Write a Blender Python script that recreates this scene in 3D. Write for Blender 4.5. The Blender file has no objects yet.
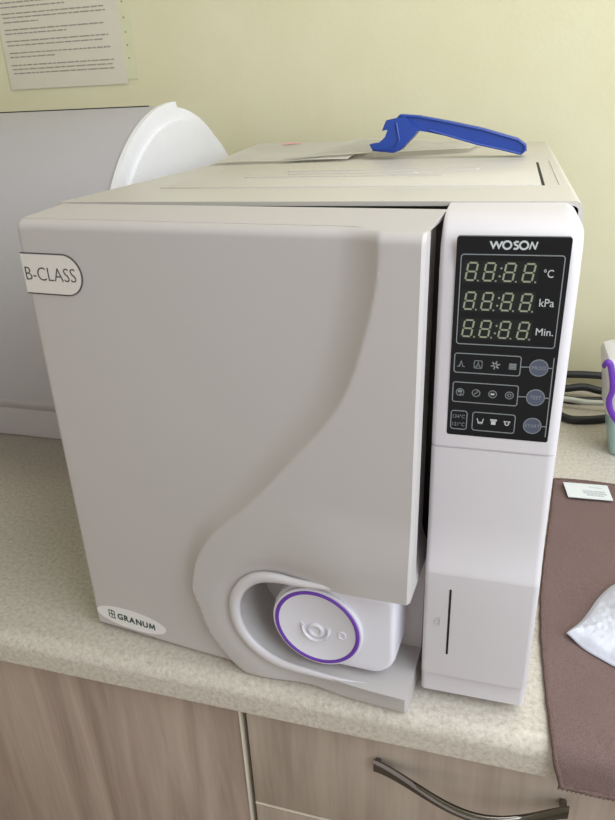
import bpy, bmesh, math, random
from mathutils import Vector, Matrix, noise
R = math.radians
random.seed(4)
scn = bpy.context.scene
col = scn.collection
# ------------------------------------------------------------------ camera
cam_d = bpy.data.cameras.new('camera'); cam = bpy.data.objects.new('camera', cam_d); col.objects.link(cam)
yaw, pitch, roll = 0.2953910, 0.4363782, -0.0442392
cy_, sy_, cp_, sp_ = math.cos(yaw), math.sin(yaw), math.cos(pitch), math.sin(pitch)
fw = Vector((-sy_*cp_, cy_*cp_, -sp_)); r0 = Vector((cy_, sy_, 0)); u0 = r0.cross(fw)
rr = math.cos(roll)*r0 + math.sin(roll)*u0; uu = -math.sin(roll)*r0 + math.cos(roll)*u0
M = Matrix((rr, uu, -fw)).transposed().to_4x4(); M.translation = Vector((0.39166, -0.53392, 0.50967))
cam.matrix_world = M
cam_d.sensor_fit = 'HORIZONTAL'; cam_d.sensor_width = 36; cam_d.lens = 666.68/615*36
cam_d.clip_start = 0.02
scn.camera = cam
# ------------------------------------------------------------------ world, lights, exposure
world = bpy.data.worlds.new('room_light'); scn.world = world; world.use_nodes = True
bg = world.node_tree.nodes['Background']; bg.inputs[0].default_value = (1.0, 0.945, 0.91, 1); bg.inputs[1].default_value = 0.78
def area(name, loc, target, sx, sy, power, color):
    l = bpy.data.lights.new(name, 'AREA'); l.shape = 'RECTANGLE'; l.size = sx; l.size_y = sy; l.energy = power; l.color = color
    o = bpy.data.objects.new(name, l); col.objects.link(o); o.location = loc
    o.rotation_euler = (Vector(target)-Vector(loc)).to_track_quat('-Z', 'Y').to_euler()
    return o
area('window_daylight', (1.14, -0.42, 0.80), (0.30, 0.06, 0.25), 1.1, 1.2, 14.5, (0.82, 0.92, 1.0))
area('overhead_fill', (0.85, 0.15, 1.6), (0.3, 0.4, 0.3), 0.8, 0.8, 7.5, (1.0, 0.97, 0.92))  # added fill from above, in place of light bounced off the ceiling
scn.view_settings.view_transform = 'Standard'; scn.view_settings.look = 'None'
scn.view_settings.exposure = 0.27; scn.view_settings.gamma = 1
scn.view_settings.use_curve_mapping = False
# ------------------------------------------------------------------ helpers
def srgb(r, g, b):
    f = lambda c: (c/255/12.92) if c/255 <= .04045 else ((c/255+.055)/1.055)**2.4
    return (f(r), f(g), f(b), 1)
def mat(name, color, rough=.5, metal=0, spec=.5, noise_amt=0, noise_scale=50, bump=0, bump_scale=200, trans=0, alpha=1, emit=None, coat=0, stretch=(1,1,1), ior=1.45):
    m = bpy.data.materials.new(name); m.use_nodes = True; nt = m.node_tree; b = nt.nodes['Principled BSDF']
    b.inputs['Base Color'].default_value = color; b.inputs['Roughness'].default_value = rough
    b.inputs['Metallic'].default_value = metal; b.inputs['Specular IOR Level'].default_value = spec
    b.inputs['Transmission Weight'].default_value = trans; b.inputs['Alpha'].default_value = alpha
    b.inputs['Coat Weight'].default_value = coat; b.inputs['IOR'].default_value = ior
    if emit: b.inputs['Emission Color'].default_value = emit[0]; b.inputs['Emission Strength'].default_value = emit[1]
    tc = nt.nodes.new('ShaderNodeTexCoord'); mp = nt.nodes.new('ShaderNodeMapping'); mp.inputs['Scale'].default_value = stretch
    nt.links.new(tc.outputs['Object'], mp.inputs[0])
    if noise_amt:
        n = nt.nodes.new('ShaderNodeTexNoise'); n.inputs['Scale'].default_value = noise_scale; n.inputs['Detail'].default_value = 6
        nt.links.new(mp.outputs[0], n.inputs['Vector'])
        mr = nt.nodes.new('ShaderNodeMapRange'); mr.inputs[1].default_value = .3; mr.inputs[2].default_value = .7
        mr.inputs[3].default_value = 1-noise_amt; mr.inputs[4].default_value = 1+noise_amt
        nt.links.new(n.outputs['Fac'], mr.inputs[0])
        mx = nt.nodes.new('ShaderNodeVectorMath'); mx.operation = 'SCALE'; mx.inputs[0].default_value = color[:3]
        nt.links.new(mr.outputs[0], mx.inputs['Scale']); nt.links.new(mx.outputs[0], b.inputs['Base Color'])
    if bump:
        n2 = nt.nodes.new('ShaderNodeTexNoise'); n2.inputs['Scale'].default_value = bump_scale; n2.inputs['Detail'].default_value = 3
        nt.links.new(mp.outputs[0], n2.inputs['Vector'])
        bp = nt.nodes.new('ShaderNodeBump'); bp.inputs['Strength'].default_value = bump; bp.inputs['Distance'].default_value = .001
        nt.links.new(n2.outputs['Fac'], bp.inputs['Height']); nt.links.new(bp.outputs[0], b.inputs['Normal'])
    return m
def mesh_obj(name, bm, m, parent=None, local=False, smooth=None, recalc=True):
    if recalc: bmesh.ops.recalc_face_normals(bm, faces=bm.faces)
    me = bpy.data.meshes.new(name); bm.to_mesh(me); bm.free()
    if smooth is not None:
        me.shade_smooth()
        me.set_sharp_from_angle(angle=R(smooth))
    o = bpy.data.objects.new(name, me); col.objects.link(o)
    if m: me.materials.append(m)
    if parent:
        o.parent = parent
        if not local:
            if parent.type == 'EMPTY': o.matrix_parent_inverse = Matrix.Translation(-parent.location)
    return o
def tag(o, label=None, cat=None, group=None, kind=None):
    for k, v in (('label', label), ('category', cat), ('group', group), ('kind', kind)):
        if v: o[k] = v
    return o
def thing(name, loc, label, cat, group=None):
    o = bpy.data.objects.new(name, None); col.objects.link(o); o.location = loc; o.empty_display_size = .05
    return tag(o, label, cat, group)
def box(bm, x0, x1, y0, y1, z0, z1, bev=0, seg=3):
    r = bmesh.ops.create_cube(bm, size=1)
    vs = r['verts']
    for v in vs:
        v.co = Vector((x0 if v.co.x < 0 else x1, y0 if v.co.y < 0 else y1, z0 if v.co.z < 0 else z1))
    if bev:
        es = list({e for v in vs for e in v.link_edges})
        bmesh.ops.bevel(bm, geom=es, offset=bev, segments=seg, affect='EDGES', profile=.5)
def B(*a, **k):
    bm = bmesh.new(); box(bm, *a, **k); return bm
def prism(bm, pts, d0, d1, plane='xz'):
    """closed outline of (a, b) points extruded along the third axis from d0 to d1"""
    f = (lambda a, b, d: (a, d, b)) if plane == 'xz' else ((lambda a, b, d: (a, b, d)) if plane == 'xy' else (lambda a, b, d: (d, a, b)))
    v0 = [bm.verts.new(f(a, b, d0)) for a, b in pts]; v1 = [bm.verts.new(f(a, b, d1)) for a, b in pts]
    n = len(pts); caps = [bm.faces.new(v0), bm.faces.new(v1[::-1])]
    for i in range(n): bm.faces.new((v0[i], v0[(i+1) % n], v1[(i+1) % n], v1[i]))
    return v0, v1
def tube(bm, path, rad, seg=10, closed=False, flat=None):
    """round (or flattened) tube; rad is a number or a function of t; flat=(k, axis) squashes"""
    P = [Vector(p) for p in path]; n = len(P); rings = []
    up = Vector((0, 0, 1)); prev = None
    for i, p in enumerate(P):
        if closed: t = (P[(i+1) % n]-P[i-1]).normalized()
        else: t = (P[min(i+1, n-1)]-P[max(i-1, 0)]).normalized()
        if prev is None:
            a = t.cross(up)
            if a.length < 1e-4: a = t.cross(Vector((0, 1, 0)))
            a.normalize()
        else:
            a = (prev - t*prev.dot(t)).normalized()
        prev = a; b = t.cross(a)
        r = rad(i/(n-1)) if callable(rad) else rad
        ra, rb = r if isinstance(r, tuple) else (r, r)
        rings.append([bm.verts.new(p + a*math.cos(2*math.pi*k/seg)*ra + b*math.sin(2*math.pi*k/seg)*rb) for k in range(seg)])
    for i in range(n if closed else n-1):
        A, Bq = rings[i], rings[(i+1) % n]
        for k in range(seg): bm.faces.new((A[k], A[(k+1) % seg], Bq[(k+1) % seg], Bq[k]))
    if not closed: bm.faces.new(rings[0][::-1]); bm.faces.new(rings[-1])
def catmull(pts, n=8):
    P = [Vector(p) for p in pts]; P = [2*P[0]-P[1]] + P + [2*P[-1]-P[-2]]; out = []
    for i in range(1, len(P)-2):
        for k in range(n):
            t = k/n
            out.append(.5*((2*P[i]) + (-P[i-1]+P[i+1])*t + (2*P[i-1]-5*P[i]+4*P[i+1]-P[i+2])*t*t + (-P[i-1]+3*P[i]-3*P[i+1]+P[i+2])*t**3))
    out.append(P[-2]); return out
def rrect(x0, x1, z0, z1, r, n=5):
    out = []
    for cx, cz, a0 in ((x1-r, z1-r, 0), (x0+r, z1-r, 90), (x0+r, z0+r, 180), (x1-r, z0+r, 270)):
        for k in range(n+1):
            a = R(a0+90*k/n); out.append((cx+r*math.cos(a), cz+r*math.sin(a)))
    return out
def flat_ring(bm, outer, inner, y0, y1):
    """picture-frame of two matching outlines in the xz plane, from depth y0 (back) to y1 (front)"""
    n = len(outer)
    V = [[bm.verts.new((a, y, b)) for a, b in L] for L, y in ((outer, y0), (outer, y1), (inner, y1), (inner, y0))]
    for i in range(n):
        j = (i+1) % n
        for q in range(3): bm.faces.new((V[q][i], V[q][j], V[q+1][j], V[q+1][i]))
def stroke(bm, pts, w, y0, y1, closed=False):
    """thin printed line of width w through (x, z) points"""
    n = len(pts); P = [Vector((a, b)) for a, b in pts]; L = []; Rr = []
    for i in range(n):
        if closed: t = P[(i+1) % n]-P[i-1]
        else: t = P[min(i+1, n-1)]-P[max(i-1, 0)]
        t.normalize(); nn = Vector((-t.y, t.x))
        if (closed or 0 < i < n-1):
            d = (P[i]-P[i-1]).normalized(); k = abs(d.dot(t)); s = w/2/max(k, .5)
        else: s = w/2
        L.append(P[i]+nn*s); Rr.append(P[i]-nn*s)
    V = [[bm.verts.new((q.x, y, q.y)) for q in S] for S, y in ((L, y0), (L, y1), (Rr, y1), (Rr, y0))]
    for i in range(n if closed else n-1):
        j = (i+1) % n
        for q in range(4): bm.faces.new((V[q][i], V[q][j], V[(q+1) % 4][j], V[(q+1) % 4][i]))
    if not closed:
        bm.faces.new([V[q][0] for q in range(4)]); bm.faces.new([V[q][-1] for q in (3, 2, 1, 0)])
def text_into(bm, s, x, z, size, y, depth=.0002, bold=0, xscale=1, shear=0, align='LEFT'):
    c = bpy.data.curves.new('lettering', 'FONT'); c.body = s; c.size = size; c.extrude = depth/2; c.offset = bold; c.align_x = align; c.shear = shear
    c.resolution_u = 3
    o = bpy.data.objects.new('lettering', c); col.objects.link(o)
    dg = bpy.context.evaluated_depsgraph_get(); me = bpy.data.meshes.new_from_object(o.evaluated_get(dg))
    T = Matrix(((xscale, 0, 0, x), (0, 0, -1, y), (0, 1, 0, z), (0, 0, 0, 1)))
    me.transform(T)
    bm.from_mesh(me)
    bpy.data.objects.remove(o); bpy.data.curves.remove(c); bpy.data.meshes.remove(me)
def disc(bm, x, z, r, y0, y1, n=40, rx=None):
    prism(bm, [((rx or r)*math.cos(2*math.pi*k/n)+x, r*math.sin(2*math.pi*k/n)+z) for k in range(n)], y0, y1)
def circ(x, z, r, n=28): return [(x+r*math.cos(2*math.pi*k/n), z+r*math.sin(2*math.pi*k/n)) for k in range(n)]
sm = lambda t: (lambda q: q*q*(3-2*q))(max(0, min(1, t)))
# ------------------------------------------------------------------ materials
M_shell = mat('warm_grey_enamel', srgb(194, 189, 182), .38, spec=.5, noise_amt=.012, noise_scale=9)
M_door = mat('grey_white_plastic', srgb(184, 178, 177), .48, noise_amt=.01, noise_scale=8)
M_column = mat('white_plastic', srgb(203, 198, 202), .42, noise_amt=.008, noise_scale=10)
M_knob = mat('bright_white_plastic', srgb(216, 213, 222), .35)
M_dark = mat('dark_interior', srgb(62, 60, 55), .7, noise_amt=.1)
M_fascia = mat('inner_fascia_paint', srgb(88, 88, 80), .6, noise_amt=.05)
M_black = mat('black_panel_film', srgb(15, 16, 19), .14, spec=.22, noise_amt=.04)
M_slit = mat('black_slot', srgb(16, 16, 18), .7, noise_amt=.05)
M_print = mat('silver_print', srgb(188, 190, 192), .5, noise_amt=.02)
M_line = mat('grey_print_line', srgb(132, 136, 140), .5, noise_amt=.02)
M_icon = mat('dim_icon_print', srgb(120, 124, 128), .5, noise_amt=.04)
M_seg = mat('unlit_segments', srgb(142, 144, 124), .5, noise_amt=.03)
M_win = mat('display_window', srgb(22, 27, 25), .2, spec=.25, noise_amt=.05)
M_btn = mat('blue_grey_button', srgb(74, 80, 98), .45, noise_amt=.04)
M_purple = mat('purple_plastic', srgb(106, 58, 168), .4, noise_amt=.03)
M_badge = mat('badge_plastic', srgb(214, 208, 204), .35, noise_amt=.01)
M_gram = mat('label_white', srgb(220, 217, 216), .4, noise_amt=.01)
M_ink = mat('dark_ink', srgb(66, 62, 66), .6, noise_amt=.05)
M_gink = mat('green_ink', srgb(28, 62, 54), .6, noise_amt=.05)
M_paper = mat('paper', srgb(246, 244, 238), .25, noise_amt=.02, noise_scale=30)
M_wpaper = mat('wall_notice_paper', srgb(206, 200, 186), .7, noise_amt=.015, noise_scale=20)
M_sleeve = mat('yellowed_paper', srgb(205, 204, 172), .5, noise_amt=.02)
M_tink = mat('printed_text', srgb(150, 145, 138), .8, noise_amt=.1)
M_pink = mat('pink_highlighter', srgb(238, 150, 160), .8, noise_amt=.05)
M_blue = mat('blue_plastic', srgb(30, 64, 150), .36, noise_amt=.04, noise_scale=40)
M_lid = mat('lid_shade_grey', srgb(176, 173, 178), .4, noise_amt=.01)  # grey holds the lid's shade, as it faces away from the window
M_white = mat('sterilizer_white', srgb(222, 221, 226), .4, noise_amt=.01)
M_base = mat('sterilizer_base_white', srgb(198, 194, 198), .4, noise_amt=.01)
M_mat = mat('brown_microfibre', srgb(162, 137, 133), .95, spec=.1, noise_amt=.20, noise_scale=800, bump=1.0, bump_scale=1100)
M_hem = mat('brown_hem', srgb(108, 88, 84), .95, spec=.1, noise_amt=.25, noise_scale=500, bump=1.0, bump_scale=700)
M_card = mat('white_card', srgb(214, 218, 218), .5, noise_amt=.01)
M_tissue = mat('white_tissue', srgb(206, 208, 220), .9, spec=.1, noise_amt=.02, noise_scale=40, bump=.4, bump_scale=260)
M_cord = mat('black_rubber', srgb(40, 40, 42), .5, noise_amt=.05)
M_hose = mat('pale_hose', srgb(196, 198, 190), .4, noise_amt=.02)
M_tub = mat('aqua_clear_plastic', srgb(206, 232, 232), .25, trans=.45, noise_amt=.01, ior=1.15)
M_tublid = mat('frosted_lid', srgb(216, 214, 218), .35, noise_amt=.02)
M_chrome = mat('dark_chrome', srgb(124, 118, 115), .14, metal=1, noise_amt=.02)
M_edge = mat('pale_edge_band', srgb(214, 204, 190), .5, noise_amt=.03)
M_grey_ink = mat('grey_ink', srgb(176, 182, 184), .7, noise_amt=.08)
def wood(name, c1, c2, c3):
    m = bpy.data.materials.new(name); m.use_nodes = True; nt = m.node_tree; b = nt.nodes['Principled BSDF']
    tc = nt.nodes.new('ShaderNodeTexCoord'); mp = nt.nodes.new('ShaderNodeMapping'); mp.inputs['Scale'].default_value = (26, 26, 2.2)
    mp.inputs['Rotation'].default_value = (0, R(5), 0)
    nt.links.new(tc.outputs['Object'], mp.inputs[0])
    n = nt.nodes.new('ShaderNodeTexNoise'); n.inputs['Scale'].default_value = 1.1; n.inputs['Detail'].default_value = 5; n.inputs['Distortion'].default_value = .8
    nt.links.new(mp.outputs[0], n.inputs['Vector'])
    mp2 = nt.nodes.new('ShaderNodeMapping'); mp2.inputs['Scale'].default_value = (260, 260, 14)
    nt.links.new(tc.outputs['Object'], mp2.inputs[0])
    n2 = nt.nodes.new('ShaderNodeTexNoise'); n2.inputs['Scale'].default_value = 1; n2.inputs['Detail'].default_value = 3
    nt.links.new(mp2.outputs[0], n2.inputs['Vector'])
    ad = nt.nodes.new('ShaderNodeMath'); ad.operation = 'MULTIPLY_ADD'; ad.inputs[1].default_value = .35
    nt.links.new(n2.outputs['Fac'], ad.inputs[0]); nt.links.new(n.outputs['Fac'], ad.inputs[2])
    cr = nt.nodes.new('ShaderNodeValToRGB'); e = cr.color_ramp.elements; e[0].position = .45; e[0].color = c1; e[1].position = .9; e[1].color = c3
    q = cr.color_ramp.elements.new(.66); q.color = c2
    nt.links.new(ad.outputs[0], cr.inputs[0]); nt.links.new(cr.outputs[0], b.inputs['Base Color']); b.inputs['Roughness'].default_value = .5
    return m
M_wood = wood('ash_brown_laminate', srgb(138, 118, 108), srgb(156, 137, 126), srgb(170, 152, 140))
M_wood2 = wood('ash_grey_laminate', srgb(156, 140, 128), srgb(170, 154, 142), srgb(182, 168, 156))
def stone():
    m = bpy.data.materials.new('speckled_worktop'); m.use_nodes = True; nt = m.node_tree; b = nt.nodes['Principled BSDF']
    tc = nt.nodes.new('ShaderNodeTexCoord')
    def nz(s, d):
        n = nt.nodes.new('ShaderNodeTexNoise'); n.inputs['Scale'].default_value = s; n.inputs['Detail'].default_value = d
        nt.links.new(tc.outputs['Object'], n.inputs['Vector']); return n
    a, c = nz(210, 3), nz(520, 2)
    ad = nt.nodes.new('ShaderNodeMath'); ad.operation = 'MULTIPLY_ADD'; ad.inputs[1].default_value = .55
    nt.links.new(c.outputs['Fac'], ad.inputs[0]); nt.links.new(a.outputs['Fac'], ad.inputs[2])
    cr = nt.nodes.new('ShaderNodeValToRGB'); e = cr.color_ramp.elements
    e[0].position = .50; e[0].color = srgb(170, 161, 149); e[1].position = 1.0; e[1].color = srgb(206, 198, 188)
    q = cr.color_ramp.elements.new(.72); q.color = srgb(190, 182, 171)
    nt.links.new(ad.outputs[0], cr.inputs[0]); nt.links.new(cr.outputs[0], b.inputs['Base Color'])
    b.inputs['Roughness'].default_value = .33
    return m
M_stone = stone()
def wallmat():
    m = bpy.data.materials.new('pale_green_wallpaper'); m.use_nodes = True; nt = m.node_tree; b = nt.nodes['Principled BSDF']
    tc = nt.nodes.new('ShaderNodeTexCoord')
    n = nt.nodes.new('ShaderNodeTexNoise'); n.inputs['Scale'].default_value = 5; n.inputs['Detail'].default_value = 3
    nt.links.new(tc.outputs['Object'], n.inputs['Vector'])
    cr = nt.nodes.new('ShaderNodeValToRGB'); e = cr.color_ramp.elements
    e[0].position = .35; e[0].color = srgb(209, 203, 171); e[1].position = .68; e[1].color = srgb(214, 209, 182)
    nt.links.new(n.outputs['Fac'], cr.inputs[0]); nt.links.new(cr.outputs[0], b.inputs['Base Color'])
    b.inputs['Roughness'].default_value = .55
    n2 = nt.nodes.new('ShaderNodeTexNoise'); n2.inputs['Scale'].default_value = 160
    nt.links.new(tc.outputs['Object'], n2.inputs['Vector'])
    bp = nt.nodes.new('ShaderNodeBump'); bp.inputs['Strength'].default_value = .12; bp.inputs['Distance'].default_value = .002
    nt.links.new(n2.outputs['Fac'], bp.inputs['Height']); nt.links.new(bp.outputs[0], b.inputs['Normal'])
    return m
M_wall = wallmat()
M_wall2 = mat('side_wall_paint', srgb(214, 214, 196), .8, noise_amt=.02)
M_floor = mat('floor_lino', srgb(150, 140, 126), .5, noise_amt=.06, noise_scale=12)
# ------------------------------------------------------------------ room
YW = .72
tag(mesh_obj('wall_back', B(-1.2, 1.2, YW, YW+.1, -.86, 1.75), M_wall), kind='structure')
tag(mesh_obj('floor', B(-1.2, 1.2, -2.2, YW, -.91, -.86), M_floor), kind='structure')
bm = bmesh.new(); box(bm, 1.2, 1.3, -2.2, -1.05, -.86, 1.75); box(bm, 1.2, 1.3, .2, YW, -.86, 1.75)
box(bm, 1.2, 1.3, -1.05, .2, -.86, .12); box(bm, 1.2, 1.3, -1.05, .2, 1.45, 1.75)
tag(mesh_obj('wall_right', bm, M_wall2), kind='structure')
tag(mesh_obj('wall_left', B(-1.3, -1.2, -2.2, YW, -.86, 1.75), M_wall2), kind='structure')
tag(mesh_obj('ceiling', B(-1.2, 1.2, -2.2, YW, 1.75, 1.8), M_wall2), kind='structure')
bm = bmesh.new()
for a in ((-1.05, -1.0, .12, 1.45), (.15, .2, .12, 1.45), (-1.0, .15, .12, .17), (-1.0, .15, 1.40, 1.45), (-.445, -.405, .17, 1.40)):
    box(bm, 1.22, 1.27, a[0], a[1], a[2], a[3], .004)
tag(mesh_obj('window_1', bm, M_white, smooth=40), kind='structure')
tag(mesh_obj('trim_1', B(.3752, .3762, YW-.0003, YW+.01, -.02, 1.75), M_wall), kind='structure')   # overlapping wallpaper edge
# ------------------------------------------------------------------ worktop
prof = [(YW, -.04), (YW, 0)] 
rc = .016
for k in range(9):
    a = R(90+90*k/8); prof.append((-.105+rc+rc*math.cos(a), -rc+rc*math.sin(a)))
prof += [(-.105, -.036), (-.102, -.04)]
bm = bmesh.new(); prism(bm, prof, -1.19, 1.19, 'yz')
tag(mesh_obj('worktop', bm, M_stone, smooth=30), 'long speckled beige grey worktop with a rounded front edge', 'worktop')
# ------------------------------------------------------------------ cabinets
cab = thing('cabinet', (-.2, .3, -.86), 'ash brown wood cabinet with a plain door, below left half of worktop', 'cabinet')
mesh_obj('body', B(-.45, .1695, -.066, .70, -.86, -.041), M_wood, cab)
mesh_obj('door', B(-.446, .1665, -.086, -.067, -.85, -.046, .001, 2), M_wood, cab, smooth=30)
tag(mesh_obj('edge_band', B(.1667, .1692, -.087, -.067, -.85, -.046), M_edge, cab), 'pale edge band')
cab2 = thing('cabinet', (.42, .3, -.86), 'lighter wood drawer cabinet with bowed chrome handle, below right half of worktop', 'cabinet')
mesh_obj('body', B(.1705, .69, -.066, .70, -.86, -.041), M_dark, cab2)
for i, (z0, z1) in enumerate(((-.199, -.046), (-.50, -.2035), (-.85, -.505))):
    d = mesh_obj('drawer', B(.1745, .686, -.086, -.0665, z0, z1, .001, 2), M_wood2, cab2, smooth=30)
    tag(mesh_obj('edge_band', B(.1745, .686, -.0865, -.0665, z0-.0028, z0-.0002), M_edge, d), 'pale edge band')
    bm = bmesh.new(); n = 32; x0, x1 = .309, .489; zc = (-.0885 if i == 0 else (z0+z1)/2)
    cr = []
    for k in range(n+1):
        t = k/n; x = x0+(x1-x0)*t
        pr = .003+.026*math.sin(math.pi*t**1.15)**1.25+.006*t*t
        h = .0036*abs(2*t-1)**1.6+.0034      # half height of the strap
        th = .0016+.0012*math.sin(math.pi*t)
        zz = zc+.003*t - .004*math.sin(math.pi*t)+.001*math.sin(2*math.pi*t)
        y = -.0885-pr
        cr.append([bm.verts.new((x, y-th, zz+h*.5)), bm.verts.new((x, y-th*1.3, zz-h*.1)), bm.verts.new((x, y-th, zz-h)), bm.verts.new((x, y+th, zz-h)), bm.verts.new((x, y+th, zz+h)), bm.verts.new((x, y, zz+h))])
    for a, b in zip(cr, cr[1:]):
        for q in range(6): bm.faces.new((a[q], a[(q+1) % 6], b[(q+1) % 6], b[q]))
    bm.faces.new(cr[0]); bm.faces.new(cr[-1][::-1])
    for xx in (x0+.001, x1-.007): box(bm, xx, xx+.006, -.0935 if xx < .4 else -.099, -.0855, zc-.004, zc+.005, .001, 1)
    mesh_obj('handle', bm, M_chrome, d, smooth=45)
# ------------------------------------------------------------------ the autoclave
W, D, H = .445, .632, .435
auto = thing('autoclave', (.2225, .3, 0), 'large boxy grey white autoclave with ajar door and black control panel', 'autoclave')
# casing: open-fronted shell
bm = bmesh.new()
o_ = rrect(0, W, .014, H, .007, 4); i_ = rrect(.0035, W-.0035, .0175, H-.0035, .004, 4)
n = len(o_)
lo = []
for L, y in ((i_, D-.01), (i_, .001), (i_, 0), (o_, 0), (o_, .002), (o_, D-.003)):
    lo.append([bm.verts.new((a, y, b)) for a, b in L])
lo.append([bm.verts.new((a, D, b)) for a, b in rrect(.002, W-.002, .016, H-.002, .006, 4)])
for A, C2 in zip(lo, lo[1:]):
    for k in range(n): bm.faces.new((A[k], A[(k+1) % n], C2[(k+1) % n], C2[k]))
bm.faces.new(lo[0]); bm.faces.new(lo[-1][::-1])
mesh_obj('casing', bm, M_shell, auto, smooth=35)
mesh_obj('inner_fascia', B(.0036, W-.0036, .035, .045, .0178, H-.0038), M_fascia, auto)
bm = bmesh.new(); 
flat_ring(bm, circ(.18, .22, .145, 48), circ(.18, .22, .125, 48), .035, .012)
mesh_obj('chamber_ring', bm, M_fascia, auto, smooth=40)
for x, y in ((.03, .04), (W-.03, .04), (.03, D-.04), (W-.03, D-.04)):
    bm = bmesh.new(); disc(bm, 0, 0, .014, 0, .015, 24); bmesh.ops.rotate(bm, verts=bm.verts, matrix=Matrix.Rotation(R(90), 3, 'X'))
    bmesh.ops.translate(bm, verts=bm.verts, vec=(x, y, 0)); mesh_obj('foot', bm, M_slit, auto)
# top: water tank lid, black strip painting the shade of the gap beside it, rib
bm = bmesh.new(); box(bm, .06, .4180, .089, .30, H-.001, H+.0012, .0008, 2)
for (xa, xb, yy) in ((.12, .33, .165), (.16, .30, .192), (.15, .36, .222)):
    prism(bm, rrect(xa, xb, yy, yy+.008, .0038), H+.0012, H+.0022, 'xy')
mesh_obj('tank_lid', bm, M_shell, auto, smooth=35)
tag(mesh_obj('gap_shade_strip', B(.4183, .4207, .092, .296, H-.001, H+.0004), M_slit, auto), 'dark strip painted as gap shade along the right of the lid')
mesh_obj('rib', B(.432, .4335, .095, .315, H-.001, H+.0006, .0004, 1), M_shell, auto)
# ------------------------------------------------------------------ door (hinged at the left, ajar)
AL = .090
door_loc = Vector((.0183, 0, 0))
VF = -.0664
crease = [(0.3029, 0.4600), (0.3029, 0.4286), (0.3030, 0.4126), (0.3010, 0.3925), (0.2940, 0.3605), (0.2803, 0.3175), (0.2624, 0.2867), (0.2318, 0.2497), (0.2049, 0.2168), (0.1824, 0.1926), (0.1554, 0.1661), (0.1410, 0.1466), (0.1298, 0.1237), (0.1237, 0.0929), (0.1286, 0.0712), (0.1371, 0.0411), (0.1555, 0.0185), (0.1825, 0.0053), (0.2055, 0.0014), (0.2355, -0.0106)]
crease = [tuple(v) for v in catmull([Vector((a, b, 0)) for a, b in crease], 4)]
crease = [(a, b) for a, b, c in crease]
PCX, PCZ, PA = .2190, .0787, .0502    # pocket: rounded left end
def crease_d(u, z):
    best = 9; sgn = 1
    for (a, b), (c, d) in zip(crease, crease[1:]):
        ex, ez = c-a, d-b; l2 = ex*ex+ez*ez; t = max(0, min(1, ((u-a)*ex+(z-b)*ez)/l2))
        qx, qz = u-a-ex*t, z-b-ez*t; dd = qx*qx+qz*qz
        if dd < best: best = dd; sgn = -1 if (ex*qz-ez*qx) > 0 else 1
    return math.sqrt(best)*sgn          # + on the left of the curve when seen from the front
RAISE = .010
ZT, ZB = .4300, .008
def uleft(z): return -.0055 - .0055*(1-z/.43)
UR = .3350
def uright(z): return .3306+.0030*z/.43
def zbot(u): return .0050-.0040*sm(u/.12)
def height(u, z):
    d = crease_d(u, z); w = .015+.017*sm((z-.05)/.38)
    if d > 0: h = RAISE*max(0, 1-d/w)**2
    else: h = RAISE
    if d <= 0:
        if u < PCX: dr = math.hypot(u-PCX, z-PCZ)-PA
        else: dr = abs(z-PCZ)-PA
        g = sm((.30-u)/.09)
        h -= .0045*math.exp(-(max(0, dr-.004)/.013)**2)*g*sm((-d)/.02)
        h += .0045*sm((.215-z)/.06)*sm((u-.20)/.08)*sm(-d/.03)
    if z < .0280 and u > .16: h -= .008*sm((u-.18)/.07)
    t = ZT-z; r = .0075
    if t < r: h -= .009*(1-math.sqrt(max(0, 1-(1-t/r)**2)))
    t = z-ZB; r = .003
    if t < r: h -= r-math.sqrt(max(0, r*r-(r-t)**2))
    t = u-uleft(z); r = .004
    if t < r: h -= r-math.sqrt(max(0, r*r-(r-t)**2))
    t = uright(z)-u
    if t < .0022: h -= (.0022-t)*1.6
    return h
zs = [ZB+.003*(1-math.cos(R(90)*k/4)) for k in range(5)]
z = ZB+.0045
while z < .0270: zs.append(z); z += .002
zs += [.0277, .0281]; z = .0295
while z < ZT-.0085: zs.append(z); z += .0019
zs += [ZT-.0075*(1-math.sin(R(90)*k/10)) for k in range(11)]
ts = [0, .0003, .0012, .0025, .004]
k = .006
while k < .3280: ts.append(k); k += .0019
ts += [.3304, .3318, .3328, .3339, .3350]      # as distances from left scaled below
bm = bmesh.new(); grid = []
for z in zs:
    row = []; ul = uleft(z)
    for t in ts:
        ur = uright(z)
        u = ul+t if t < .005 else (ur-(.3350-t) if t > .329 else ul+.005+(t-.005)*(ur-.006-ul-.005)/(.329-.005))
        row.append(bm.verts.new((u, VF-height(u, z), z-(ZB-zbot(u))*max(0, 1-(z-ZB)/.02))))
    grid.append(row)
for a, b in zip(grid, grid[1:]):
    for k in range(len(a)-1): bm.faces.new((a[k], a[k+1], b[k+1], b[k]))
VB = -.004
bl, br = grid[0], grid[-1]
peri = [r[0] for r in grid][::-1] + grid[0][1:] + [r[-1] for r in grid[1:]] + grid[-1][1:-1][::-1]
def side(v, q):
    ins = .007*sm((.4290-v.co.z)/.004)*sm((v.co.z-.135)/.03) if (q and v.co.x > .325) else 0
    y = (VF+.007, VF+.0075, VB)[q]; f = (y-VF)/(VB-VF)
    return bm.verts.new((v.co.x-ins, max(y, v.co.y+.0002), v.co.z + (.0042*f if v.co.z > .4285 else 0)))
rg = [peri]+[[side(v, q) for v in peri] for q in range(3)]
for ra_, rb_ in zip(rg, rg[1:]):
    for k in range(len(peri)):
        j = (k+1) % len(peri); bm.faces.new((ra_[k], ra_[j], rb_[j], rb_[k]))
bm.faces.new(rg[-1])
door = mesh_obj('door', bm, M_door, auto, local=True)
door.location = door_loc-auto.location; door.rotation_euler = (0, 0, -AL)
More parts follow.
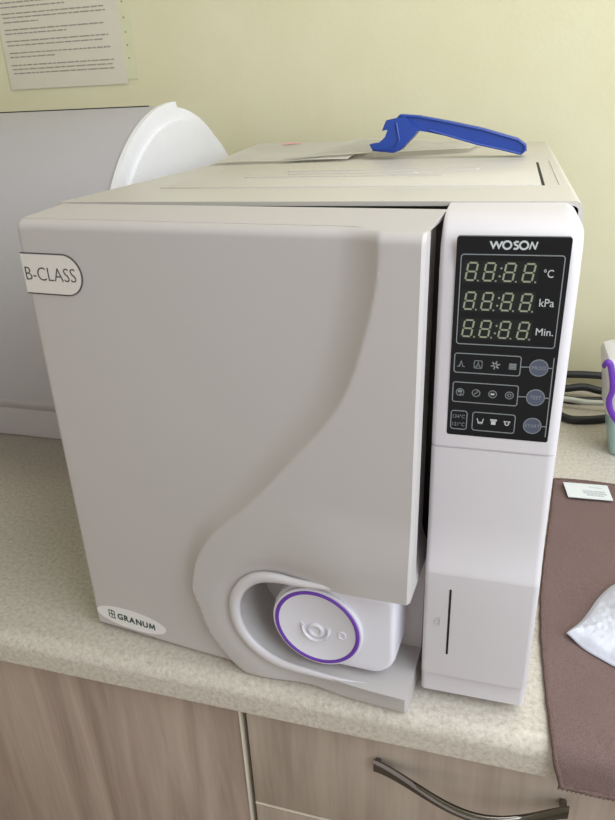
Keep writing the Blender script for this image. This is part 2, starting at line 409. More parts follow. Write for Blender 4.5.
# pocket cutter
pk = [(PCX+PA*math.cos(R(a)), PCZ+PA*math.sin(R(a))) for a in range(90, 271, 6)]
cut_pts = pk + [(.37, PCZ-PA+.001), (.37, PCZ+PA+.0090), (.30, PCZ+PA+.0045), (.262, PCZ+PA+.0015)]
bm = bmesh.new(); prism(bm, cut_pts, VF-.03, -.016)
cutter = mesh_obj('cutter', bm, M_door)
cutter.matrix_world = Matrix.Identity(4)
door2 = bpy.data.objects.new('tmp', door.data); col.objects.link(door2)
md = door2.modifiers.new('pocket', 'BOOLEAN'); md.object = cutter; md.operation = 'DIFFERENCE'; md.solver = 'EXACT'
dg = bpy.context.evaluated_depsgraph_get(); dg.update()
nm = bpy.data.meshes.new_from_object(door2.evaluated_get(dg)); nm.name = 'door'
door.data = nm
bpy.data.objects.remove(door2); bpy.data.objects.remove(cutter)
if not nm.materials: nm.materials.append(M_door)
nm.shade_smooth(); nm.set_sharp_from_angle(angle=R(28))
# pocket rim
bm = bmesh.new()
VS = VF-RAISE
path = []
for k in range(12): xq = .318-(.318-PCX)*k/12; path.append((xq, VS-.0005, PCZ+PA+.001+.0055*sm((xq-PCX)/.1)))
for a, b in pk[::1]: path.append((a-.003*sm((PCX-a)/.03), VS+.0020*sm((PCX-a)/.03), b+(.001 if b > PCZ else -.001)))
for k in range(1, 13): path.append((PCX+(.318-PCX)*k/12, VS-.0005+.006*sm((k-5)/7), PCZ-PA-.001))
N = len(path)-1
def rimr(t):
    e = min(1, min(t, 1-t)/.33); s = sm(e)
    return (.0012+.0026*s, .0012+.0046*s)
tube(bm, path, rimr, 10)
mesh_obj('pocket_rim', bm, M_column, door, local=True, smooth=60)
# latch handle in the pocket
bm = bmesh.new()
KX, KZ, KR = .2455, .0780, .0450
out = [(KX+KR*math.cos(R(a)), KZ+KR*math.sin(R(a))) for a in range(90, 271, 9)]
r_ = .019; ux = .3160
out += [(ux-r_+r_*math.cos(R(a)), KZ-KR+r_+.002+r_*math.sin(R(a))) for a in range(270, 361, 15)]
out += [(ux-.006+.006*math.cos(R(a)), KZ+KR-.006+.006*math.sin(R(a))) for a in range(0, 91, 30)]
def loft(bm, loops, cap=True):
    L = [[bm.verts.new(p) for p in l] for l in loops]; n = len(L[0])
    for A, C2 in zip(L, L[1:]):
        for k in range(n): bm.faces.new((A[k], A[(k+1) % n], C2[(k+1) % n], C2[k]))
    if cap: bm.faces.new(L[0][::-1]); bm.faces.new(L[-1])
def inset(pts, d, c):
    return [(c[0]+(a-c[0])*(1-d/abs(.04)), c[1]+(b-c[1])*(1-d/.0455)) for a, b in pts]
VK = VF-.001
cc = (.27, KZ)
loops = []
for d, v in ((0, -.018), (0, VK+.007), (.0007, VK+.004), (.002, VK+.0015), (.004, VK+.0003), (.007, VK)):
    loops.append([(cc[0]+(a-cc[0])*(1-d/.06), v+(.004*sm((a-.29)/.037)), cc[1]+(b-cc[1])*(1-d/.045)) for a, b in out])
loft(bm, loops); kn = mesh_obj('latch_handle', bm, M_knob, door, local=True, smooth=50)
tag(kn, 'bright white oval handle in the pocket of the door')
bm = bmesh.new()
DX, DZ = .2455, .0768
loops = [[(a, v, b) for a, b in circ(DX, DZ, r, 64)] for r, v in ((.0430, VK+.002), (.0430, VK-.0015), (.0421, VK-.0024), (.0366, VK-.0026), (.0356, VK-.0020))]
loft(bm, loops)
dial = mesh_obj('dial', bm, M_knob, kn, local=True, smooth=40)
bm = bmesh.new(); tube(bm, [(a, VK-.0026, b) for a, b in circ(DX, DZ, .0388, 72)], (.0019, .0011), 8, closed=True)
tag(mesh_obj('accent_ring', bm, M_purple, kn, local=True, smooth=60), 'purple ring')
bm = bmesh.new()
tube(bm, [(a, VK-.0022, b) for a, b in circ(DX-.001, DZ-.0035, .0062, 28)], (.0022, .0018), 6, closed=True)
arc = [(DX-.001+.0125*math.cos(R(a)), VK-.0022, DZ-.001+.0125*math.sin(R(a))) for a in range(165, 376, 10)]
tube(bm, arc, lambda t: (.0017+.0017*math.sin(math.pi*t), .0020), 6)
tube(bm, [(a, VK-.0022, b) for a, b in rrect(DX+.021, DX+.027, DZ-.006, DZ+.001, .0015, 2)], .0008, 5, closed=True)
mesh_obj('raised_emblem', bm, M_knob, kn, local=True, smooth=60)
# B-CLASS badge
bm = bmesh.new()
zb0, zb1 = .3700, .4040; rb = (zb1-zb0)/2; ue = .0535
def badge(e):
    l = [(-.0061, zb0+e), (-.0056, zb1-e)]
    return [l[1]] + [l[0]] + [(ue-rb+(rb-e)*math.cos(R(a)), zb0+rb+(rb-e)*math.sin(R(a))) for a in range(-90, 91, 9)]
prism(bm, badge(.0008), VF+.003, VF-.0009)
bd = mesh_obj('badge', bm, M_badge, door, local=True, smooth=30)
bm = bmesh.new()
pts = badge(0)[1:]
stroke(bm, pts[0:1]+pts[1:]+[(-.0056, zb1)], .00055, VF+.0005, VF-.0010)
mesh_obj('badge_outline', bm, M_ink, bd, local=True)
bm = bmesh.new(); text_into(bm, 'B-CLASS', -.0050, .3815, .0165, VF-.00105, .0002, bold=-.00022, xscale=.88)
mesh_obj('badge_lettering', bm, M_ink, bd, local=True)
# GRANUM sticker
bm = bmesh.new(); disc(bm, 0, 0, .0125, 0, -.0006, 56, rx=.0425)
T = Matrix.Translation((.0345, VF-.0001, .0220)) @ Matrix.Rotation(R(3.5), 4, 'Y')
bm.transform(T); st = mesh_obj('maker_sticker', bm, M_gram, door, local=True)
bm = bmesh.new(); xq = -.0165
for ch, wq in zip('GRANU', (.0079, .0070, .0078, .0082, .0080)):
    text_into(bm, ch, xq, -.0036, .0108, -.0008, .0002, bold=.00026, xscale=.92); xq += wq
mx_ = [(xq+.0008, -.0036), (xq+.0014, .0038), (xq+.0038, -.0022), (xq+.0062, .0038), (xq+.0068, -.0036)]
for q0, q1 in zip(mx_, mx_[1:]): stroke(bm, [q0, q1], .0013, -.0007, -.0009)
for q in ((-.0268, -.0040, -.0268, .0052), (-.0232, -.0030, -.0232, .0060), (-.0200, -.0040, -.0200, .0050), (-.0268, .0052, -.0200, .0050), (-.0268, .0005, -.0200, .0005), (-.0258, -.0046, -.0190, -.0046)):
    stroke(bm, [(q[0], q[1]), (q[2], q[3])], .0008, -.0006, -.0009)
bm.transform(T); mesh_obj('sticker_lettering', bm, M_gink, st, local=True)
# ------------------------------------------------------------------ control column
X0, X1 = .3500, .4412
def fy(z):
    pts = [(.010, -.0750), (.0345, -.0750), (.0350, -.0795), (.1490, -.0822), (.1495, -.0822), (.168, -.0775), (.190, -.0745), (.2640, -.0750), (.266, -.0755), (.40, -.0745), (.415, -.072), (.424, -.066), (.430, -.057), (.4335, -.044), (.4340, -.020), (.4341, 0)]
    for (a, b), (c, d) in zip(pts, pts[1:]):
        if a <= z <= c: return b+(d-b)*(z-a)/(c-a)
    return pts[-1][1]
def colrow(z, ins=0):
    y = fy(z)+ins; yb = .034
    rl, rR = .004, .0085-.004*sm((.40-z)/.35)
    t = .4341-z; cr = 0
    if t < .012: cr = .012-math.sqrt(max(0, .012**2-(.012-t)**2))
    x1 = X1-cr; x0 = X0+ins*.3
    x1 -= ins*.3
    rl = min(rl, abs(yb-y)*.3); rR = min(rR, abs(yb-y)*.3)
    p = [(x0, yb, z)] + [(x0+rl-rl*math.cos(R(a)), y+rl-rl*math.sin(R(a)), z) for a in (0, 22, 45, 67, 90)]
    p += [(x1-rR+rR*math.sin(R(a)), y+rR-rR*math.cos(R(a)), z) for a in (0, 15, 30, 45, 60, 75, 90)] + [(x1, yb, z)]
    return p
rows = []
zz = [.010, .0345, .0350, .06, .10, .1487, .1496, .153, .159, .166, .175, .185, .200, .230, .2638]
bm = bmesh.new()
loft(bm, [colrow(z) for z in zz] + [colrow(.2641, .0012)])
colm = mesh_obj('control_column', bm, M_column, auto, smooth=32)
bm = bmesh.new()
zz = [.2660, .30, .35, .39, .40, .408, .415, .420, .424, .427, .430, .432, .4335, .4339]
loft(bm, [colrow(.2641, .0014)] + [colrow(.2657, .0012)] + [colrow(z) for z in zz])
mesh_obj('column_head', bm, M_column, colm, smooth=32)
YP = -.0757
bm = bmesh.new(); prism(bm, rrect(.3612, .4333, .2762, .4234, .0018), -.072, YP)
tag(mesh_obj('display_panel', bm, M_black, colm), 'glossy black display panel')
ys, ye = YP+.0002, YP-.00015
bm = bmesh.new()
def frame(x0, x1, z0, z1, r, w=.0006): flat_ring(bm, rrect(x0, x1, z0, z1, r), rrect(x0+w, x1-w, z0+w, z1-w, r-w), ys, ye)
frame(.3643, .4304, .3482, .4118, .0022); frame(.3637, .4097, .3264, .3416, .0020); frame(.3637, .4098, .3032, .3194, .0020)
frame(.3635, .3756, .2809, .2965, .0022); frame(.3791, .4097, .2810, .2964, .0022)
for zc in (.3339, .3112): stroke(bm, [(.4097, zc-.0003), (.4155, zc)], .0006, ys, ye)
for zc in (.3339, .3112, .2888): stroke(bm, [(.4280, zc), (.4311, zc)], .0006, ys, ye)
stroke(bm, [(.4309, .3417), (.4313, .2805)], .0006, ys, ye)
mesh_obj('panel_lines', bm, M_line, colm)
bm = bmesh.new()
text_into(bm, '\u00b0C', .4176, .3972, .0074, ye, xscale=.84); text_into(bm, 'kPa', .4168, .3775, .0078, ye, xscale=.90); text_into(bm, 'Min.', .4165, .3573, .0074, ye, xscale=.95)
# maker name, drawn as strokes W O S O N
def lw(pts, closed=False, w=.00125): stroke(bm, pts, w, ys, ye, closed)
z0, z1 = .4155, .4203
text_into(bm, 'W', .3826, z0, .0068, ye, bold=.00022, xscale=1.12)
lw([(.3935+.0026*math.cos(R(a)), .4179+.0025*math.sin(R(a))) for a in range(0, 360, 24)], True)
lw([(.4006, z1-.0004), (.3990, z1-.0001), (.3979, z1-.0009), (.3983, .4184), (.4001, .4175), (.4004, .4163), (.3994, .4155), (.3976, .4156)], w=.0012)
lw([(.4040+.0026*math.cos(R(a)), .4179+.0025*math.sin(R(a))) for a in range(0, 360, 24)], True)
text_into(bm, 'N', .4069, z0, .0068, ye, bold=.00018, xscale=.92, shear=.28)
mesh_obj('panel_lettering', bm, M_print, colm)
# three dark windows with unlit digits
def seg7(bm, x, z, w, h, sl, t=.00115):
    g = .0003
    P = lambda a, b: (x+a+sl*b, z+b)
    for (a0, b0, a1, b1) in ((0, h, w, h), (0, h/2, w, h/2), (0, 0, w, 0)):
        stroke(bm, [P(a0+g+.0003, b0), P(a1-g-.0003, b1)], t, ys-.0002, ye)
    for a in (0, w):
        for b0 in (0, h/2): stroke(bm, [P(a, b0+g+.0003), P(a, b0+h/2-g-.0003)], t, ys-.0002, ye)
for nm_, zb in (('temperature', .3936), ('pressure', .3734), ('time', .3537)):
    bm = bmesh.new(); prism(bm, rrect(.3662, .4146, zb-.0012, zb+.0140, .0006), ys, YP-.00005)
    wd = mesh_obj('digit_window', bm, M_win, colm)
    bm = bmesh.new()
    for xd in (.3680, .3796, .3925, .4048): 
        seg7(bm, xd, zb+.0005, .0062, .0118, .14)
        disc(bm, xd+.0084, zb+.0003, .0006, ys, ye, 10)
    for b in (.0036, .0090): disc(bm, .3898+.14*b, zb+b, .0007, ys, ye, 10)
    mesh_obj('digit_segments', bm, M_seg, wd)
# buttons
for s, zc in (('PROG', .3337), ('TEST', .3112), ('START', .2888)):
    bm = bmesh.new(); disc(bm, .4216, zc, .0059, ys, YP-.0004, 40)
    bt = mesh_obj('button', bm, M_btn, colm)
    bm = bmesh.new(); flat_ring(bm, circ(.4216, zc, .0063, 40), circ(.4216, zc, .0058, 40), ys, YP-.0005)
    text_into(bm, s, .4216, zc-.0013, .0038, YP-.0005, xscale=.95, align='CENTER')
    mesh_obj('button_lettering', bm, M_line, bt)
# icons
bm = bmesh.new()
def st(pts, w=.0006, c=False): stroke(bm, pts, w, ys, ye, c)
st([(.3662, .3313), (.3676, .3315), (.3688, .3355), (.3700, .3315), (.3714, .3313)])
st(rrect(.3779, .3833, .3307, .3363, .0006, 2), .0005, True); st([(.3786, .3314), (.3797, .3320), (.3806, .3352), (.3815, .3320), (.3826, .3314)])
for q in range(4): st([(.4017, .3317+q*.0012), (.4067, .3317+q*.0012)], .0009)
for q, x in enumerate((.3692, .3806, .3922, .4038)):
    st(circ(x, .3113, .0027, 18), .0006, True)
st([(.3676, .3120), (.3706, .3120)], .0020); st([(.3690, .3095), (.3718, .3092)], .0013); st([(.3793, .3103), (.3819, .3124)], .0008); st([(.3808, .3123), (.3820, .3123)], .0014)
st(circ(.4038, .3113, .0012, 12), .0005, True)
text_into(bm, '134\u00b0C', .3644, .2903, .0040, ye, xscale=.92); text_into(bm, '121\u00b0C', .3644, .2839, .0040, ye, xscale=.92)
mesh_obj('panel_icon', bm, M_icon, colm)
bm = bmesh.new()
for q in range(6):
    a = R(60*q+15); st([(.3924, .3337), (.3924+.0031*math.cos(a), .3337+.0031*math.sin(a))], .0008)
    disc(bm, .3924+.0027*math.cos(a), .3337+.0027*math.sin(a), .0006, ys, ye, 8)
disc(bm, .3924, .3337, .0013, ys, ye, 12)
st([(.3908, .3113), (.3934, .3113)], .0013)
st([(.3827, .2912), (.3837, .2872), (.3862, .2872), (.3872, .2912)], .0006); st([(.3840, .2876), (.3859, .2876)], .0016)
st([(.3921, .2907), (.3968, .2907)], .0014); st([(.3944, .2904), (.3944, .2870)], .0032)
st([(.4017, .2901), (.4062, .2901)], .0011); st(circ(.4039, .2887, .0013, 12), .0007, True)
mesh_obj('panel_icon', bm, M_print, colm)
# card slot and small moulded mark
bm = bmesh.new(); prism(bm, rrect(.3710, .3728, .0610, .1345, .0008), 0, 1)
for v in bm.verts: v.co.y = fy(v.co.z)-(.0003 if v.co.y > .5 else -.001)
tag(mesh_obj('card_slot', bm, M_slit, colm), 'narrow black vertical slot')
bm = bmesh.new()
for q in ([(.3600, .1010), (.3640, .1020), (.3642, .0930), (.3602, .0925)],): stroke(bm, q, .0005, -.081, -.0817)
stroke(bm, circ(.3618, .0972, .0022, 14), .0005, -.081, -.0817, True); stroke(bm, [(.3604, .0990), (.3596, .0950)], .0005, -.081, -.0817)
for v in bm.verts: v.co.y = fy(v.co.z)-(.0004 if v.co.y < -.0812 else -.0003)
mesh_obj('moulded_mark', bm, M_lid, colm)
# ------------------------------------------------------------------ papers on top
def sheet(name, corners, label, group, th=.0004, curl=0, seed=0, mats=M_paper):
    """corners FL, FR, BR, BL"""
    a, b, c, d = [Vector(v) for v in corners]; n = 24; bm = bmesh.new(); g = []
    for j in range(n+1):
        row = []
        for i in range(n+1):
            s, t = i/n, j/n
            p = (a*(1-s)+b*s)*(1-t)+(d*(1-s)+c*s)*t
            p = p+Vector((0, 0, curl*math.sin(math.pi*s)*(1-t)**2 + .0012*noise.noise(Vector((s*2.5+seed, t*2.5, seed)))))
            row.append(bm.verts.new(p))
        g.append(row)
    for r1, r2 in zip(g, g[1:]):
        for k in range(n): bm.faces.new((r1[k], r1[k+1], r2[k+1], r2[k]))
    res = bmesh.ops.solidify(bm, geom=bm.faces[:], thickness=th)
    o = mesh_obj(name, bm, mats, smooth=40); return tag(o, label, 'paper', group)
s1 = sheet('paper_sheet', ((.012, .322, .4378), (.19, .350, .4382), (.185, .575, .4455), (-.010, .585, .4460)), 'white paper sheet on the autoclave top, with a pink highlighter mark', None, curl=.001)
bm = bmesh.new()
for q in ((.045, .070, .548), (.040, .055, .541)):
    prism(bm, [(q[0], q[2]), (q[1], q[2]+.004), (q[1], q[2]+.011), (q[0]+.003, q[2]+.008)], .4462, .4469, 'xy')
mesh_obj('highlighter_mark', bm, M_pink, s1, local=True)
s2 = sheet('paper_sheet', ((.102, .335, .4400), (.338, .445, .4405), (.350, .560, .4435), (.150, .600, .4488)), 'lifted white paper sheet under the blue tray handle', None, curl=.002, seed=3)
bm = bmesh.new()
C4 = [Vector(v) for v in ((.102, .335, .4400), (.338, .445, .4405), (.350, .560, .4435), (.150, .600, .4488))]
def on2(a, t):
    p = (C4[0]*(1-a)+C4[1]*a)*(1-t)+(C4[3]*(1-a)+C4[2]*a)*t
    return p+Vector((0, 0, .002*math.sin(math.pi*a)*(1-t)**2+.0012*noise.noise(Vector((a*2.5+3, t*2.5, 3)))+.0007))
for j in range(12):
    t = .10+.07*j; n = 14; s0, s1_ = .10, (.9, .85, .6)[j % 3]
    vs = [[bm.verts.new(on2(s0+(s1_-s0)*k/n, t+dt)) for k in range(n+1)] for dt in (0, .007)]
    for k in range(n): bm.faces.new((vs[0][k], vs[0][k+1], vs[1][k+1], vs[1][k]))
mesh_obj('printed_rows', bm, M_tink, s2, local=True)
# ------------------------------------------------------------------ blue tray handle
tl = thing('tray_handle', (.31, .38, .437), 'blue plastic tray handle lying on papers on autoclave top', 'handle')
armp = [(.2480, .4820), (.2535, .4876), (.2755, .4855), (.3118, .4783), (.3547, .4687), (.3972, .4560), (.4074, .4491), (.4087, .4424), (.4024, .4372), (.3776, .4435), (.3490, .4500), (.3127, .4608), (.2907, .4672), (.2779, .4680), (.2600, .4700)]
bm = bmesh.new(); v0, v1 = prism(bm, armp, .370, .392)
bmesh.ops.bevel(bm, geom=[e for e in bm.edges if abs(e.verts[0].co.y-e.verts[1].co.y) < 1e-5], offset=.0015, segments=2, affect='EDGES')
top = [(a, b-.0006) for a, b in armp[1:7]]
low = [(a, b+.0012) for a, b in armp[8:13]]
tube(bm, [(a, .3695, b-.001) for a, b in top], (.0018, .0014), 6); tube(bm, [(a, .3695, b) for a, b in low], (.0018, .0014), 6)
for yy in (.3695,): tube(bm, [(.4040, yy, .4500), (.4070, yy, .4440), (.4030, yy, .4392)], .0016, 6)
mesh_obj('arm', bm, M_blue, tl, smooth=40)
jawp = [(.2314, .4688), (.2369, .4813), (.2480, .4822), (.2600, .4860), (.2779, .4690), (.2707, .4609), (.2616, .4524), (.2562, .4463), (.2468, .4428), (.2201, .4456), (.2154, .4535), (.2296, .4549), (.2371, .4617), (.2407, .4720)]
bm = bmesh.new(); prism(bm, jawp, .366, .396)
bmesh.ops.bevel(bm, geom=[e for e in bm.edges if abs(e.verts[0].co.y-e.verts[1].co.y) < 1e-5], offset=.0012, segments=2, affect='EDGES')
tube(bm, [(.2500, .3655, .4780), (.2520, .3655, .4680), (.2540, .3655, .4580), (.2480, .3655, .4480), (.2230, .3655, .4485)], .0016, 6)
mesh_obj('jaw', bm, M_blue, tl, smooth=40)
# ------------------------------------------------------------------ left drum sterilizer
ds = thing('drum_sterilizer', (-.4, .48, 0), 'white drum-shaped cabinet with curved lid toned grey as shade, left behind autoclave', 'sterilizer')
XA, XB = -.76, -.080
bm = bmesh.new(); box(bm, XA, XB-.004, .312, .69, 0, .058, .006)
mesh_obj('base', bm, M_base, ds, smooth=40)
bm = bmesh.new(); box(bm, XA-.002, XB-.002, .305, .69, .060, .075, .004)
mesh_obj('base_rim', bm, M_base, ds, smooth=40)
CY, CZ, CR = .440, .246, .2650
def arcp(r, a0, a1, n=40): return [(CY+r*math.cos(R(a0+(a1-a0)*k/n)), CZ+r*math.sin(R(a0+(a1-a0)*k/n))) for k in range(n+1)]
# lower front skirt under the lid
sk = arcp(CR-.004, 207, 209, 2)+[(.262, .082), (.290, .0755), (.40, .0755), (.40, .15)]
bm = bmesh.new(); prism(bm, sk, XA+.002, XB-.008, 'yz')
mesh_obj('front_skirt', bm, M_base, ds, smooth=30)
# rear body
bm = bmesh.new(); prism(bm, [(.34, .075), (.64, .075)]+arcp(CR-.004, -40, 180), XA+.01, XB-.012, 'yz')
mesh_obj('rear_shell', bm, M_white, ds, smooth=30)
# lid: curved shell with end caps
lidpts = arcp(CR, 97, 207)
bm = bmesh.new(); prism(bm, lidpts+[(.40, .30)], XA, XB-.007, 'yz')
mesh_obj('lid', bm, M_lid, ds, smooth=30)
bm = bmesh.new(); prism(bm, arcp(CR+.003, 92, 208)+[(.285, .080), (.34, .078), (.55, .30)], XB-.0065, XB, 'yz')
mesh_obj('lid_end_cap', bm, M_white, ds, smooth=30)
bm = bmesh.new(); prism(bm, arcp(CR-.022, 40, 140)+[(.40, .20)], XB-.0115, XB+.004, 'yz')
bmesh.ops.bevel(bm, geom=[e for e in bm.edges if abs(e.verts[0].co.x-e.verts[1].co.x) < 1e-5 and e.verts[0].co.x > XB], offset=.003, segments=3, affect='EDGES')
mesh_obj('end_boss', bm, M_white, ds, smooth=40)
bm = bmesh.new(); prism(bm, [(CY-.035, CZ+CR-.004), (CY-.0325, CZ+CR-.004), (CY-.0325, CZ+CR-.0010), (CY-.035, CZ+CR-.0010)], XA+.01, XB-.03, 'yz')
mesh_obj('lid_seam', bm, M_slit, ds)
# ------------------------------------------------------------------ notices on the wall
wn = thing('wall_notice', (-.43, YW, .55), 'printed white notice sheet on the wall above the drum sterilizer', 'notice')
X_, Z_ = 1.024, .0
bm = bmesh.new(); box(bm, -.572, -.313, YW-.0026, YW-.0016, .549, .93)
mesh_obj('paper', bm, M_wpaper, wn)
bm = bmesh.new(); z = .915; rnd = random.Random(7)
rows_ = [(.6945, .86), (.6870, .62), (.6765, .97), (.6700, .98), (.6625, .35), (.6500, .95), (.6435, .60), (.6310, .98), (.6240, .92), (.6110, .98), (.6040, .45), (.5900, 1.0), (.5830, .98), (.5760, .99), (.7045, .99), (.7115, .95), (.7235, .7), (.7305, .96), (.7375, .9), (.75, .6), (.757, .98), (.764, .95)]
for z, f in rows_:
    x = -.563+rnd.random()*.004; xe = -.563+.228*f
    while x < xe:
        l = min(.006+rnd.random()*.016, xe-x)
        box(bm, x, x+l, YW-.00295, YW-.0025, z, z+.0021); x += l+.0022
mesh_obj('printed_text', bm, M_tink, wn)
w2 = thing('wall_notice', (-.29, YW, .55), 'yellowish sheet on the wall half hidden behind the white notice', 'notice')
mesh_obj('paper', B(-.45, -.291, YW-.0012, YW-.0004, .556, .93), M_sleeve, w2)
for z in (.59, .611, .632, .655, .68, .70): mesh_obj('ink_mark', B(-.306, -.303, YW-.0016, YW-.0010, z, z+.003), M_tink, w2)
# ------------------------------------------------------------------ towel mat
bm = bmesh.new(); NX, NY = 70, 120
mx1 = .80
def mleft(y):
    pts = [(-.14, .4765), (-.115, .4690), (-.10, .4665), (-.05, .4635), (.02, .4610), (.085, .4625), (.15, .468), (.25, .479), (.345, .488)]
    for (a, b), (c, d) in zip(pts, pts[1:]):
        if y <= c: return b+(d-b)*(y-a)/(c-a)
    return pts[-1][1]
def mpos(s, y):
    x = mleft(y)+(mx1-mleft(y))*s
    z = .0035+.0007*noise.noise(Vector((x*14, y*14, 0)))
    if y > .335: z += .003*sm((y-.335)/.01)*(.5+.5*math.sin(x*38+.5))
    yy = y; edge = -.093
    if y < edge:
        d = edge-y; rr_ = .018; a = min(d/rr_, R(78)); over = max(0, d-rr_*R(78))
        yy = edge-rr_*math.sin(a)-over*.2; z = .0035-rr_*(1-math.cos(a))-over*.98
    return Vector((x, yy, z))
g = []
for j in range(NY+1):
    y = -.138+(.345+.138)*j/NY
    g.append([bm.verts.new(mpos(i/NX, y)) for i in range(NX+1)])
for a, b in zip(g, g[1:]):
    for k in range(NX): bm.faces.new((a[k], a[k+1], b[k+1], b[k]))
bmesh.ops.solidify(bm, geom=bm.faces[:], thickness=.003)
tm = tag(mesh_obj('towel_mat', bm, M_mat, smooth=60), 'brown microfibre drying mat on the worktop right of the autoclave', 'mat')
bm = bmesh.new()
pth = [mpos(0, -.138+.483*j/160)+Vector((0, -.0003, -.0008)) for j in range(161)]
tube(bm, pth, lambda t: (.0026+.0004*math.sin(t*900), .0024), 7)
pth = [mpos(i/120, -.138)+Vector((0, -.0005, .0)) for i in range(121)]
tube(bm, pth, lambda t: (.0022+.0005*math.sin(t*700), .0022), 7)
pth = [mpos(i/90, .345)+Vector((0, 0, -.0008)) for i in range(91)]
tube(bm, pth, .0024, 6)
mesh_obj('stitched_hem', bm, M_hem, tm, smooth=60)
bm = bmesh.new()
for i in range(90):
    x = .474+i*.0036; p = mpos((x-mleft(-.138))/(mx1-mleft(-.138)), -.1375); q = p+Vector((random.uniform(-.0006, .0006), -.001, -.0042))
    tube(bm, [p, q], .0007, 5)
tag(mesh_obj('stitches', bm, M_hem, tm), kind='stuff')
# ------------------------------------------------------------------ card, tissue
cd = thing('card', (.53, .317, .006), 'small white card lying at the back edge of the brown mat', 'card')
bm = bmesh.new(); prism(bm, [(.4978, .3330), (.5554, .3358), (.5587, .2978), (.5022, .2956)], .0074, .0084, 'xy')
mesh_obj('card_sheet', bm, M_card, cd)
bm = bmesh.new(); rnd = random.Random(2)
for j, (y, x0, x1) in enumerate(((.3035, .527, .546), (.3085, .523, .551), (.3135, .522, .550), (.3250, .531, .546))):
    x = x0
    while x < x1:
        l = .0012+rnd.random()*.0028; box(bm, x, x+l, y, y+(.0032 if j < 3 else .0015), .0083, .0088); x += l+.0007
mesh_obj('faint_print', bm, M_grey_ink, cd)
outl = [(.4840, .041), (.4905, .052), (.500, .066), (.509, .083), (.519, .104), (.530, .122), (.543, .137), (.57, .152), (.61, .155), (.65, .13), (.665, .09), (.655, .045), (.63, .015), (.60, -.002), (.57, -.004), (.545, .000), (.527, .009), (.514, .017), (.503, .024), (.494, .032)]
outl = [(v.x, v.y) for v in catmull([Vector((a, b, 0)) for a, b in outl+outl[:1]], 9)][:-1]
bm = bmesh.new(); cx, cy = .575, .060; outl = [(a, b-.012) for a, b in outl]; rings = []
NR = 60
def tz(x, y, f):
    k = 1-f
    b = .017*(1-f**2.4)
    s = (x-cx)*1.0
    cre = .0050*noise.noise(Vector((x*38, y*38, 1)))+.0028*abs(noise.noise(Vector((x*75+y*30, y*70, 5))))+.0014*abs(noise.noise(Vector((x*190, y*120, 9))))
    return .0062+b+cre*min(1, k*5)+.003*sm(k*10)+.0035*math.exp(-((x-.486)**2+(y-.029)**2)/.0001)
for q in range(1, NR+1):
    f = q/NR
    rings.append([bm.verts.new((cx+(a-cx)*f, cy+(b-cy)*f, tz(cx+(a-cx)*f, cy+(b-cy)*f, f))) for a, b in outl])
c0 = bm.verts.new((cx, cy, tz(cx, cy, 0)))
n = len(outl)
for k in range(n): bm.faces.new((c0, rings[0][k], rings[0][(k+1) % n]))
for A, C2 in zip(rings, rings[1:]):
    for k in range(n): bm.faces.new((A[k], C2[k], C2[(k+1) % n], A[(k+1) % n]))
bt = [bm.verts.new((v.co.x, v.co.y, v.co.z-.0012)) for v in rings[-1]]
for k in range(n): bm.faces.new((rings[-1][k], bt[k], bt[(k+1) % n], rings[-1][(k+1) % n]))
bc = bm.verts.new((cx, cy, .0052))
for k in range(n): bm.faces.new((bt[k], bc, bt[(k+1) % n]))
tag(mesh_obj('tissue', bm, M_tissue, smooth=70), 'crumpled white paper tissue lying on the brown mat', 'tissue')
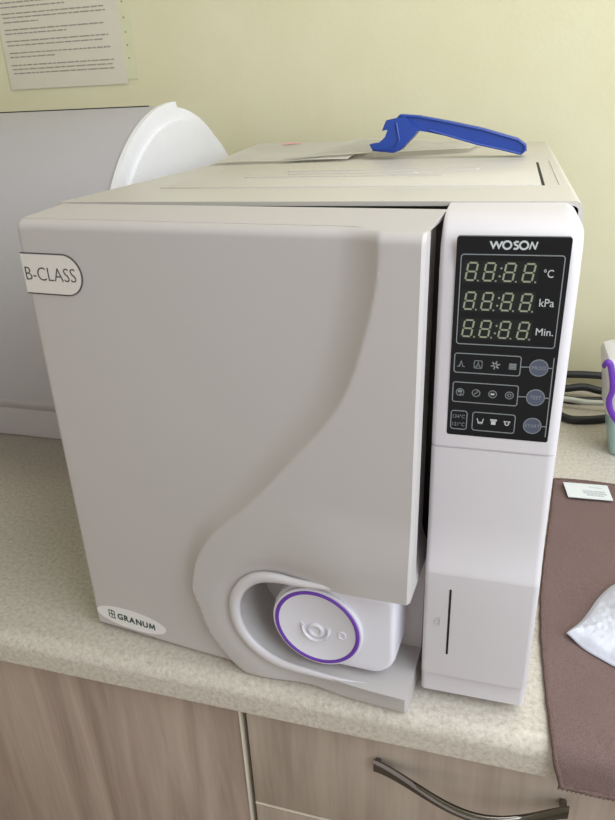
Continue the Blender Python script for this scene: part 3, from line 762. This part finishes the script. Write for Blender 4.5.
# ------------------------------------------------------------------ cables behind
bm = bmesh.new()
tube(bm, catmull([(.38, .705, .012), (.47, .705, .018), (.52, .700, .026), (.56, .700, .028), (.60, .698, .027), (.622, .685, .024), (.618, .66, .016), (.58, .655, .0165), (.55, .658, .0205), (.52, .655, .0165), (.49, .650, .012), (.462, .640, .009), (.458, .61, .0075), (.48, .595, .0070), (.515, .550, .0066), (.545, .549, .0066), (.580, .563, .0066), (.615, .590, .0066), (.628, .62, .0068), (.610, .640, .0066), (.58, .636, .0066), (.53, .628, .0066), (.50, .640, .0066)], 6), .0068, 10)
pc = tag(mesh_obj('power_cord', bm, M_cord, smooth=60), 'coiled black power cord on worktop behind autoclave', 'cord')
bm = bmesh.new()
tube(bm, catmull([(.47, .580, .024), (.495, .592, .023), (.52, .605, .0175), (.55, .600, .0165), (.58, .600, .0175), (.61, .604, .018), (.66, .60, .014), (.75, .62, .006)], 6), .0048, 10)
tag(mesh_obj('hose', bm, M_hose, smooth=60), 'thin pale grey hose crossing the black power cord', 'hose')
# ------------------------------------------------------------------ clip-lid tub at the right edge
tb = thing('storage_tub', (.66, .46, 0), 'clear aqua plastic tub with frosted lid and purple clip at right edge', 'container')
def tubl(e, z, ex=0): return [(a, b, z) for a, b in rrect(.572-e+ex, .78+e-ex, .440-e+ex, .500+e*.6-ex, .010, 4)]
bm = bmesh.new()
loft(bm, [tubl(-.004, .0005), tubl(0, .003), tubl(.006, .035), tubl(.012, .072), tubl(.012, .072, .002), tubl(.006, .035, .002), tubl(0, .006, .002), tubl(-.004, .0035, .002)])
mesh_obj('tub_body', bm, M_tub, tb, smooth=40)
bm = bmesh.new()
loft(bm, [tubl(.016, .073), tubl(.017, .085), tubl(.022, .12), tubl(.027, .150), tubl(.024, .158), tubl(.015, .163)])
mesh_obj('tub_lid', bm, M_tublid, tb, smooth=40)
bm = bmesh.new()
for xo in (0,):
    pth = [(.5505, .4405, .1515), (.5520, .436, .1580), (.5545, .434, .1600), (.558, .434, .1555), (.5615, .434, .1430), (.5650, .435, .1280), (.5660, .436, .1160), (.5640, .437, .1040), (.5660, .438, .0920), (.5720, .440, .0790), (.582, .442, .066)]
    pth = [(a-.012, b-.030, c+.004) for a, b, c in pth]
    tube(bm, catmull([Vector(p) for p in pth], 5), lambda t: (.0026+.0010*math.sin(math.pi*t), .0044), 8)
    tube(bm, catmull([Vector((.5540, .406, .1200)), Vector((.563, .405, .139)), Vector((.578, .405, .154)), Vector((.598, .405, .159))], 4), .0028, 8)
mesh_obj('clip', bm, M_purple, tb, smooth=50)
